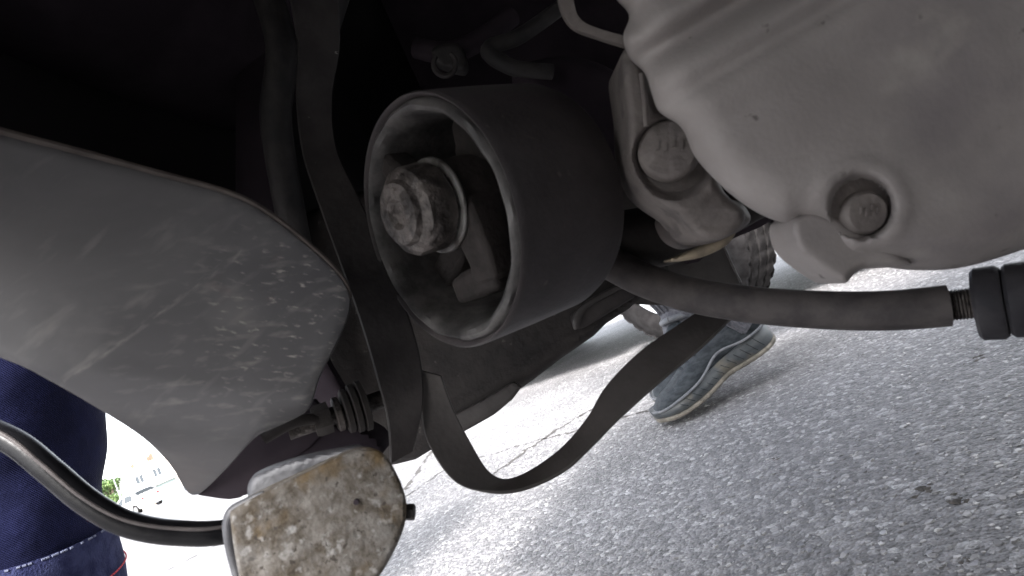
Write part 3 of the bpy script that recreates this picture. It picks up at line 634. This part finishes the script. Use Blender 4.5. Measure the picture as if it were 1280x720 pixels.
# ---- things in the dark of the bay
def pipe(pts, rr, name, m, label):
    mb = MB(); mb.sweep(crom([P(*p) for p in pts], 7), rr, 14); return mb.build(name, m, own, label=label)
pipe([(330, -20, .36), (352, 60, .355), (345, 150, .36), (362, 260, .37), (380, 350, .38)], .009, 'drain_hose', 'rubber', 'black hose hanging in the bay left of the bracket arm')
pipe([(420, -30, .38), (400, 30, .37), (392, 60, .366)], .012, 'coolant_hose', 'rubber', 'black hose stub at the top of the bay')
pipe([(640, 20, .42), (600, 50, .41), (560, 66, .405), (520, 60, .41)], .007, 'wiring_harness', 'bay', 'dark wiring harness across the top of the bay')
pipe([(700, 10, .4), (650, 45, .395), (610, 62, .39), (640, 84, .385), (690, 90, .39)], .005, 'cable', 'rubber', 'thin cable looping above the mount')
mb = MB()
for g in range(0, 300, 12): pass
mb.sweep([P(556+14*math.cos(math.radians(g)), 80+15*math.sin(math.radians(g)), .38) for g in range(-60, 230, 14)], .0016, 8); mb.build('hose_clamp', 'strap', own, label='small hose clamp ring above the mount')
mb = pxsheet([(540, 60), (570, 54), (584, 74), (580, 88), (560, 84), (546, 78)], .39, .01, g=3, rnd_px=5, rnd=.002, n=3); mb.build('connector', 'rubber', own, label='small connector block above the mount')
mb = pxsheet([(600, 62), (630, 66), (652, 88), (640, 92), (612, 78)], .40, .006, g=3, rnd_px=4, rnd=.002, n=3); mb.build('clip', 'strap', own, label='small metal clip above the mount')
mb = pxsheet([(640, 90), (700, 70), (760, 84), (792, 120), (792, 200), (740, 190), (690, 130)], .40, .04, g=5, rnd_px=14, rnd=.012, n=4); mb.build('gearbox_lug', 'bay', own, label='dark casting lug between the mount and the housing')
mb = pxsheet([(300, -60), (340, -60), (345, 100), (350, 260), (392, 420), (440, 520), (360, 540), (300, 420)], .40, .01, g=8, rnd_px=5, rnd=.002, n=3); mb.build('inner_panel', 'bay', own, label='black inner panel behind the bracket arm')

# ------------------------------------------------------------ parked car beyond
WC = G(894, 416)      # where its wheel meets the ground
yaw = math.radians(38); lc = np.array([-.74, -1.42]); cy_, sy_ = math.cos(yaw), math.sin(yaw)
PC = (WC[0]-(lc[0]*cy_-lc[1]*sy_), WC[1]-(lc[0]*sy_+lc[1]*cy_), 0)
pc = thing('parked_car', 'silver parked car with alloy wheels standing beyond the crouching person', 'car', PC, world_parts=True)
car(pc, 'paint_silver', 4, loc=PC, yaw=yaw, steer=math.radians(0))

# ------------------------------------------------------------ people
def skin_fig(name, joints, edges, m, parent=None, root='pelvis', sub=2):
    names = list(joints); me = bpy.data.meshes.new(name)
    me.from_pydata([tuple(joints[k][0]) for k in names], [(names.index(a), names.index(b)) for a, b in edges], [])
    o = bpy.data.objects.new(name, me); COL.objects.link(o)
    if parent is not None: o.parent = parent
    o.modifiers.new('skin', 'SKIN').use_smooth_shade = True
    for i, k in enumerate(names):
        rr = joints[k][1]; o.data.skin_vertices[0].data[i].radius = rr if hasattr(rr, '__len__') else (rr, rr); o.data.skin_vertices[0].data[i].use_root = (k == root)
    s = o.modifiers.new('sub', 'SUBSURF'); s.levels = sub; s.render_levels = sub
    o.data.materials.append(M[m]); return o
def person(label, J, trouser, shirt, face_dir):
    """J: joint positions. One continuous body; clothes are children."""
    jt = {}
    def j(n, p, r_): jt[n] = (np.array(p, float), r_)
    E = []
    pel, che, nek, hed = (np.array(J[k], float) for k in ('pelvis', 'chest', 'neck', 'head')); fd = nrm(face_dir)
    j('pelvis', pel, .105); j('waist', (pel*.55+che*.45), .10); j('chest', che, .12); j('neck', nek, .05); j('chin', nek*.45+hed*.55+fd*.012, .062); j('head', hed, .083); j('crown', hed+nrm(hed-nek)*.075, .055)
    E += [('pelvis', 'waist'), ('waist', 'chest'), ('chest', 'neck'), ('neck', 'chin'), ('chin', 'head'), ('head', 'crown')]
    j('nose', hed+fd*.098-nrm(hed-nek)*.012, .012); E.append(('head', 'nose'))
    for s in 'lr':
        for n, rr in (('hip', .085), ('knee', .044), ('ankle', .026)): j(n+s, J[n+s], rr)
        fb = nrm(np.array(J['toe'+s])-np.array(J['ankle'+s])); j('toe'+s, J['toe'+s], .016)
        E += [('pelvis', 'hip'+s), ('hip'+s, 'knee'+s), ('knee'+s, 'ankle'+s), ('ankle'+s, 'toe'+s)]
        for n, rr in (('shoulder', .055), ('elbow', .04), ('wrist', .028)): j(n+s, J[n+s], rr)
        hd = nrm(np.array(J['wrist'+s])-np.array(J['elbow'+s])); pm = np.array(J['wrist'+s])+hd*.075; j('palm'+s, pm, (.036, .018))
        E += [('chest', 'shoulder'+s), ('shoulder'+s, 'elbow'+s), ('elbow'+s, 'wrist'+s), ('wrist'+s, 'palm'+s)]
        sd_ = nrm(np.cross(hd, (0.1, 0.2, 1))); dn = nrm(np.cross(hd, sd_))
        for k, (of, ln) in enumerate(((-.03, .055), (-.01, .068), (.01, .064), (.03, .05))):
            q = pm+sd_*of+hd*.03; j(f'f{k}a{s}', q, .010); j(f'f{k}b{s}', q+hd*ln*.6+dn*.01, .009); j(f'f{k}c{s}', q+hd*ln+dn*.03, .008)
            E += [('palm'+s, f'f{k}a{s}'), (f'f{k}a{s}', f'f{k}b{s}'), (f'f{k}b{s}', f'f{k}c{s}')]
        q = np.array(J['wrist'+s])+hd*.035+sd_*-.04; j('t1'+s, q, .011); j('t2'+s, q+hd*.045-sd_*.012, .009); E += [('wrist'+s, 't1'+s), ('t1'+s, 't2'+s)]
    b = skin_fig('person', jt, E, 'skin'); b['label'] = label; b['category'] = 'person'
    sh = {k: jt[k] for k in ('pelvis', 'waist', 'chest', 'shoulderl', 'shoulderr', 'elbowl', 'elbowr')}
    sh = {k: (v[0], v[1]+.016) for k, v in sh.items()}
    skin_fig('shirt', sh, [('pelvis', 'waist'), ('waist', 'chest'), ('chest', 'shoulderl'), ('chest', 'shoulderr'), ('shoulderl', 'elbowl'), ('shoulderr', 'elbowr')], shirt, b)
    up = nrm(hed-nek); mb = MB()
    mb.lathe(hed-up*.01-fd*.022, up, [(-.05, .082), (-.01, .094), (.05, .088), (.085, .06), (.10, .015)], 24); mb.build('hair', 'hair', b)
    for sg in (-1, 1):
        mb = MB(); e = hed+fd*.078+np.cross(up, fd)*sg*.032; mb.lathe(e, fd, [(-.008, .006), (0, .010), (.006, .007), (.008, .001)], 12); mb.build('eye', 'glass', b)
    return b, jt
def trousers(body, jt, m, hem, rk=.078, rh=.062):
    d = {'pelvis': (jt['pelvis'][0], .125)}; E = []
    for s in 'lr':
        if s not in hem: continue
        d['hip'+s] = (jt['hip'+s][0], .10); d['knee'+s] = (jt['knee'+s][0], rk); d['hem'+s] = (np.array(hem[s]), rh)
        E += [('pelvis', 'hip'+s), ('hip'+s, 'knee'+s), ('knee'+s, 'hem'+s)]
    return skin_fig('trousers', d, E, m, body)
def shoe(body, toe, heel, side, L=None, up_hint=(0, 0, 1)):
    toe = np.array(toe, float); heel = np.array(heel, float); fx = nrm(toe-heel); L = L or np.linalg.norm(toe-heel)
    uz = nrm(np.array(up_hint, float)-fx*np.dot(up_hint, fx)); sy = np.cross(uz, fx)
    def W(x, y, z): return heel+fx*x*L+sy*y+uz*z
    wid = lambda t: .037*(1-.20*math.exp(-((t-.42)/.16)**2))*(1.0+.32*math.exp(-((t-.72)/.2)**2))*math.sqrt(max(0, 1-max(0, (t-.80)/.205)**2.3))*math.sqrt(max(0, 1-max(0, (.14-t)/.15)**2.2))
    ts = [.001, .012, .035, .07, .12]+[.12+.68*k/24 for k in range(1, 25)]+[.85, .90, .94, .97, .99, .999]
    # outsole + midsole
    zb = lambda t: .010*max(0, (t-.78)/.22)**2+.006*max(0, (.12-t)/.12)**2+.004*math.exp(-((t-.42)/.12)**2)
    zt = lambda t: .042-.016*t+.006*max(0, (t-.9)/.1)**2
    def solid(z0, z1, fl, name, m, par, notch=0, sec=7):
        vs = []; fs = []; n = len(ts); q = 2*sec
        for i, t in enumerate(ts):
            w0 = wid(t)*fl+.002; a, c = z0(t), z1(t); ring = []
            for k in range(sec):
                s = k/(sec-1); bulge = 1+.10*math.sin(math.pi*s); nt = (1-.03*notch*((i % 2))) if .05 < t < .95 else 1
                ring.append((w0*bulge*nt, a+(c-a)*s))
            for y, z in ring: vs.append(W(t, y, z))
            for y, z in ring[::-1]: vs.append(W(t, -y, z))
        for i in range(n-1):
            for k in range(q): fs.append((i*q+k, i*q+(k+1) % q, (i+1)*q+(k+1) % q, (i+1)*q+k))
        fs += [tuple(range(q)), tuple((n-1)*q+k for k in range(q-1, -1, -1))]
        mb = MB(); mb.add(vs, fs); return mb.build(name, m, par)
    ot = solid(zb, lambda t: zb(t)+.008, 1.02, 'outsole', 'outsole', None, notch=2, sec=4)
    ms = solid(lambda t: zb(t)+.0082, zt, 1.0, 'shoe', 'midsole', body, notch=.35); ot.parent = ms
    # grooves along the midsole
    mb = MB()
    for k in range(13):
        t = .14+.055*k
        for sg in (-1, 1):
            w_ = wid(t)*1.075+.0025; mb = MB()
            mb.sweep([W(t-.018, sg*w_*1.0, zb(t)+.012), W(t+.002, sg*w_*1.02, (zb(t)+zt(t))/2+.003), W(t+.02, sg*w_*.995, zt(t)-.006)], .0006, 6)
            mb.build('midsole_groove', 'knit', ms)
    # knit upper
    hh = lambda t: (.098 if t < .28 else .098-.052*min(1, (t-.28)/.52)**.85 if t < .8 else .046*math.sqrt(max(.02, 1-((t-.8)/.215)**2)))
    vs = []; fs = []; sec = 17; tt = [.012]+ts[2:-1]
    for t in tt:
        h = hh(t)*(1 if t > .05 else .9); w_ = wid(t)*.985
        for k in range(sec):
            a = math.pi*k/(sec-1); c, s = math.cos(a), math.sin(a); e = .75 if t > .5 else .62
            y = w_*np.sign(c)*abs(c)**e*(1 if t > .30 else 1-.18*s); z = zt(t)-.006+(max(h-zt(t)+.006, .004))*abs(s)**.9
            vs.append(W(t, y, z))
    n = len(tt)
    for i in range(n-1):
        for k in range(sec-1): fs.append((i*sec+k, i*sec+k+1, (i+1)*sec+k+1, (i+1)*sec+k))
    fs += [tuple(range(sec)), tuple((n-1)*sec+k for k in range(sec-1, -1, -1))]
    mb = MB(); mb.add(vs, fs); upr = mb.build('upper', 'knit', ms, angle=70)
    mb = MB()      # piping between upper and midsole, laces
    for sg in (-1, 1): mb.sweep([W(t, sg*(wid(t)*1.05+.0035), zt(t)-.001+.014*math.exp(-((t-.40)/.14)**2)) for t in tt], .0024, 8)
    mb.build('piping', 'collar', ms)
    mb = MB()
    for k in range(5):
        t = .40+.06*k; mb.sweep(crom([W(t, -.022, hh(t)-.006), W(t+.01, 0, hh(t)+.003), W(t, .022, hh(t)-.006)], 4), .0026, 8)
    mb.build('laces', 'knit', ms)
    mb = MB(); mb.sweep([W(.17+.125*math.cos(a), .030*math.sin(a), .098+.010*math.cos(a)**2) for a in np.linspace(0, 2*math.pi, 28)], .0065, 10, caps=False); mb.build('collar', 'collar', ms)
    return ms, W
# --- crouching person with the grey sneakers
toe1 = G(826, 533, .001); heel1 = G(968, 424, .058); 
toe1b = heel1+(toe1-heel1)*1.0
ank2 = P(846, 388, 1.36)
d1 = nrm(heel1-toe1)
heel2 = np.array([ank2[0]+.02, ank2[1]+.02, ank2[2]-.095]); heel2[2] = max(heel2[2], .045)
toe2 = heel2+nrm(np.array([-.55, -.80, 0]))*.265; toe2[2] = .003
ank1 = heel1-d1*.06+np.array([0, 0, .095])
kne1 = ank1+np.array([-.22, .10, .34]); kne2 = ank2+np.array([-.10, -.10, .37])
pel = np.array([.50, 1.29, .40])
J = dict(pelvis=pel, chest=pel+np.array([-.14, -.02, .42]), neck=pel+np.array([-.22, -.04, .60]), head=pel+np.array([-.28, -.05, .73]),
         hipl=pel+np.array([-.04, -.10, -.02]), hipr=pel+np.array([-.04, .10, -.02]), kneel=kne1, kneer=kne2, anklel=ank1, ankler=ank2,
         toel=toe1+d1*.10+np.array([0, 0, .022]), toer=toe2*.65+heel2*.35+np.array([0, 0, .022]),
         shoulderl=pel+np.array([-.18, -.19, .50]), shoulderr=pel+np.array([-.16, .19, .50]), elbowl=pel+np.array([-.34, -.16, .26]), elbowr=pel+np.array([-.32, .20, .26]),
         wristl=pel+np.array([-.50, -.06, .30]), wristr=pel+np.array([-.48, .16, .30]))
bA, jA = person('crouching person in pale jeans and grey sneakers with one heel raised', J, 'pale_jeans', 'shirt', (-.9, -.4, -.15))
trousers(bA, jA, 'pale_jeans', {'l': ank1+(kne1-ank1)*.22, 'r': ank2+(kne2-ank2)*.10}, rk=.07, rh=.052)
shoe(bA, toe1, heel1, 1)
shoe(bA, toe2, heel2, 1)
for an, kn, tq in ((ank1, kne1, toe1*.5+heel1*.5), (ank2, kne2, toe2*.5+heel2*.5)):
    v = nrm(kn-an); mb = MB(); mb.sweep([an-v*.05, an-v*.01, an+v*.04, an+v*.16], [.032, .033, .037, .048], 40); (an is ank2) and mb.sweep([an+v*.03, an, (an+tq)/2+np.array([0, 0, .012]), tq+np.array([0, 0, .03])], [.034, .038, .034, .028], 24); o = mb.build('sock', 'sock', bA)
    mb = MB()
    for k in range(20):
        a = 2*math.pi*k/20; u = nrm(np.cross(v, (0, 1, .2))); b = np.cross(v, u); d = math.cos(a)*u+math.sin(a)*b
        mb.sweep([an-v*.045+d*.0325, an+v*.04+d*.0375, an+v*.10+d*.0425], .0022, 6)
    mb.build('sock_rib', 'sock', o)

# --- person squatting beside the car, dark blue jeans
kneeB = P(-22, 330, .56); hemB = P(8, 735, .555); kneeB = hemB+(kneeB-hemB)*1.25
vB = nrm(hemB-kneeB); ankB = hemB+vB*.10; ankB[2] = .085
fB = nrm(np.array([.80, -.20, 0])); toeB = np.array([ankB[0], ankB[1], .0])+fB*.15; heelB = np.array([ankB[0], ankB[1], .0])-fB*.11
off = np.array([-.22, -.24, 0])
pelB = np.array([hemB[0]-.40, hemB[1]-.20, .36])
JB = dict(pelvis=pelB, chest=pelB+np.array([.12, -.02, .42]), neck=pelB+np.array([.18, -.03, .60]), head=pelB+np.array([.24, -.04, .73]),
          hipr=pelB+np.array([.02, .10, 0]), hipl=pelB+np.array([.02, -.10, 0]), kneer=kneeB, kneel=kneeB+off, ankler=ankB, anklel=ankB+off,
          toer=toeB*.75+heelB*.25+np.array([0, 0, .04]), toel=toeB*.75+heelB*.25+off+np.array([0, 0, .04]),
          shoulderl=pelB+np.array([.13, -.19, .5]), shoulderr=pelB+np.array([.15, .19, .5]), elbowl=pelB+np.array([.30, -.20, .28]), elbowr=pelB+np.array([.26, .22, .32]),
          wristl=pelB+np.array([.40, -.10, .40]), wristr=pelB+np.array([.30, .10, .50]))
bB, jB = person('person squatting beside the grey shield in dark blue jeans with turned-up red-stitched cuff', JB, 'jeans', 'shirt_dark', (.95, -.2, -.1))
trousers(bB, jB, 'jeans', {'l': ankB+off+(kneeB-ankB)*.25, 'r': kneeB+(hemB-kneeB)*.12}, rk=.085, rh=.085)
ub = nrm(np.cross(vB, CF)); wb = np.cross(vB, ub); LB = np.linalg.norm(hemB-kneeB)
def leg_mesh(t0, t1, rad, n, seg=96, amp=1):
    vs = []; fs = []
    for i in range(n):
        t = t0+(t1-t0)*i/(n-1); c = kneeB+vB*LB*t
        for k in range(seg):
            g = 2*math.pi*k/seg
            rr = rad(t)*(1+amp*(.035*math.sin(2*g+7*t)+.02*math.sin(3*g-16*t+1)+.012*math.sin(5*g+25*t)+.008*math.sin(2*g-40*t)))
            vs.append(c+rr*(math.cos(g)*ub+math.sin(g)*wb))
    for i in range(n-1):
        for k in range(seg): fs.append((i*seg+k, i*seg+(k+1) % seg, (i+1)*seg+(k+1) % seg, (i+1)*seg+k))
    return vs, fs
RB = .082
mb = MB(); mb.add(*leg_mesh(0.03, 1.06, lambda t: RB*(1+.05*(1-t)), 60)); jl = mb.build('jeans_leg', 'jeans', bB)
CU0 = .885
mb = MB(); mb.add(*leg_mesh(CU0, 1.34, lambda t: RB*1.06+.0045*math.sin(math.pi*min(1, max(0, (t-CU0)/.455)))**.5, 40)); 
mb.add(*leg_mesh(CU0-.001, CU0, lambda t: RB*1.0, 2)); cf = mb.build('turned_up_cuff', 'jeans_faded', bB)
def thread(t, rr, m, name, rad, dash=True):
    mb = MB(); seg = 150
    for k in range(seg):
        if m == 'white_thread' and rng.random() < .3: continue
        g0 = 2*math.pi*(k+rng.uniform(-.2, .2))/seg; g1 = g0+2*math.pi/seg*(.62 if dash else 1.0); pts = []
        for g in (g0, (g0+g1)/2, g1):
            r_ = rr*(1+(.035*math.sin(2*g+7*t)+.02*math.sin(3*g-16*t+1)+.012*math.sin(5*g+25*t)+.008*math.sin(2*g-40*t)))
            pts.append(kneeB+vB*LB*t+r_*(math.cos(g)*ub+math.sin(g)*wb))
        mb.sweep(pts, rad, 6)
    mb.build(name, m, cf)
thread(1.00, RB*1.06+.0050, 'red_thread', 'red_stitching', .0008)
thread(CU0+.004, RB*1.068, 'white_thread', 'frayed_edge', .0009)
for of in (np.zeros(3), off): shoe(bB, toeB+of, heelB+of, 1)

# ------------------------------------------------------------ far houses, tree, car
def frame_at(px, py, d):
    p = P(px, py, d); o = np.array([p[0], p[1], 0]); f = nrm([p[0], p[1], 0]); r_ = np.array([f[1], -f[0], 0]); return o, f, r_
UPZ = np.array([0, 0, 1.])
def house(o, f, r_, wd, h, dp, wallm, label, wins, doors, roof, extras=True):
    root = thing('house', label, 'house', tuple(o), world_parts=True)
    mb = MB(); mb.box(o+r_*wd/2+f*dp/2+UPZ*h/2, r_, f, UPZ, wd/2, dp/2, h/2); mb.build('wall', wallm, root, smooth=False)
    mb = MB(); mb.box(o+r_*wd/2+f*dp/2+UPZ*(h+.12), r_, f, UPZ, wd/2+.2, dp/2+.2, .14); 
    if roof:
        hc = o+r_*wd/2+f*dp/2+UPZ*(h+.262); hw_, hd = wd/2+.15, dp/2+.15; q = [hc-r_*hw_-f*hd, hc+r_*hw_-f*hd, hc+r_*hw_+f*hd, hc-r_*hw_+f*hd, hc-r_*hw_*.5+UPZ*roof, hc+r_*hw_*.5+UPZ*roof]
        mb.add(q, [(0, 1, 5, 4), (1, 2, 5), (2, 3, 4, 5), (3, 0, 4), (3, 2, 1, 0)])
    rf = mb.build('roof', 'roof' if roof else wallm, root, smooth=False)
    if extras:
        for t, hh in ((.18, .5), (.55, .7), (.62, .9)):
            mb = MB(); mb.box(o+r_*wd*t+f*1.5+UPZ*(h+.25+hh/2), r_, f, UPZ, .18, .18, hh/2); mb.build('chimney', 'bark', rf, smooth=False)
    for (x, z, w_, hh, m) in wins:
        mb = MB(); c = o+r_*x+UPZ*z-f*.03
        for a, b, s1, s2 in ((0, hh/2, w_/2+.06, .06), (0, -hh/2, w_/2+.06, .06)): mb.box(c+UPZ*b, r_, f, UPZ, s1, .06, s2)
        for sg in (-1, 1): mb.box(c+r_*sg*w_/2, r_, f, UPZ, .06, .058, hh/2-.061)
        mb.box(c, r_, f, UPZ, .03, .05, hh/2-.061); fr = mb.build('window', 'frame', root, smooth=False)
        mb = MB(); mb.box(c+f*.005, r_, f, UPZ, w_/2-.061, .012, hh/2-.062); mb.build('pane', m, fr, smooth=False)
    for (x, w_, hh, m) in doors:
        mb = MB(); mb.box(o+r_*x+UPZ*hh/2-f*.03, r_, f, UPZ, w_/2, .05, hh/2); d = mb.build('door', m, root, smooth=False)
        mb = MB(); mb.box(o+r_*x+UPZ*(hh+.15)-f*.15, r_, f, UPZ, w_/2+.2, .3, .06); mb.build('canopy', 'frame', d, smooth=False)
    return root
o_, f_, r_ = frame_at(176, 640, 68)
house(o_, f_, r_, 4.6, 4.5, 7, 'wall', 'cream rendered house with flat roof, chimneys and a wide shuttered front', [(1.0, 3.3, .9, 1.0, 'pane'), (2.8, 3.3, .9, 1.0, 'pane')], [(3.1, 2.2, 1.9, 'shutter'), (1.2, .9, 1.9, 'roof')], 0)
o_, f_, r_ = frame_at(226, 618, 74)
house(o_, f_, r_, 5.0, 5.2, 8, 'wall2', 'grey blue house beside the cream house', [(1.0, 3.8, .9, 1.1, 'pane'), (1.0, 1.4, .9, 1.1, 'pane'), (3.0, 3.8, .9, 1.1, 'pane')], [(2.6, 1.1, 2.0, 'shutter')], 1.1, False)
def tree(o, h, rad, label, n=2600):
    root = thing('tree', label, 'tree', tuple(o), world_parts=True, group=None)
    mb = MB(); top = o+UPZ*h*.55+np.array([.1, 0, 0]); mb.sweep(crom([o, o+UPZ*h*.3+np.array([.06, .04, 0]), top], 4), np.linspace(h*.035, h*.02, 9), 10)
    lobes = []
    for k in range(11):
        a = rng.uniform(0, 6.28); e = o+UPZ*h*rng.uniform(.42, .86)+np.array([math.cos(a), math.sin(a), 0])*rad*rng.uniform(.2, .7)
        mb.sweep([o+UPZ*h*.38, (top+e)/2, e], [h*.016, h*.01, h*.004], 7); lobes.append((e, rad*rng.uniform(.28, .48)))
    mb.build('trunk', 'bark', root); mb = MB()
    for k in range(n):
        c, rr = lobes[rng.integers(len(lobes))]; d = nrm(rng.normal(size=3))*rr*rng.random()**.4; p = c+d*np.array([1, 1, .8])
        u = nrm(rng.normal(size=3)); v = nrm(np.cross(u, rng.normal(size=3))); s = h*.028*rng.uniform(.6, 1.3)
        mb.add([p-u*s, p+v*s*.55, p+u*s, p-v*s*.55], [(0, 1, 2, 3)])
    mb.build('crown', 'leaf', root, smooth=False, merge=False)
tree(frame_at(146, 645, 52)[0], 3.9, 1.5, 'leafy green tree left of the cream house')
tree(frame_at(128, 655, 55)[0], 4.4, 1.7, 'taller leafy tree behind the squatting person\'s leg')
tree(frame_at(196, 633, 61)[0]+np.array([0, 0, 0]), 1.7, .55, 'small shrub against the front of the cream house', 900)
o_, f_, r_ = frame_at(158, 640, 50); mb = MB(); mb.sweep([o_, o_+UPZ*3.4], [.06, .04], 10); mb.sweep([o_+UPZ*3.38, o_+UPZ*3.5+r_*.5], [.035, .03], 8)
po = mb.build('street_lamp', 'pole'); po['label'] = 'thin grey lamp pole in front of the green tree'; po['category'] = 'street lamp'
o_, f_, r_ = frame_at(172, 641, 41)
wc = thing('parked_car', 'white parked car far off in front of the cream house', 'car', tuple(o_), world_parts=True)
car(wc, 'paint_white', 4, fine=False, loc=tuple(o_), yaw=math.atan2(-f_[0], f_[1])+.5)
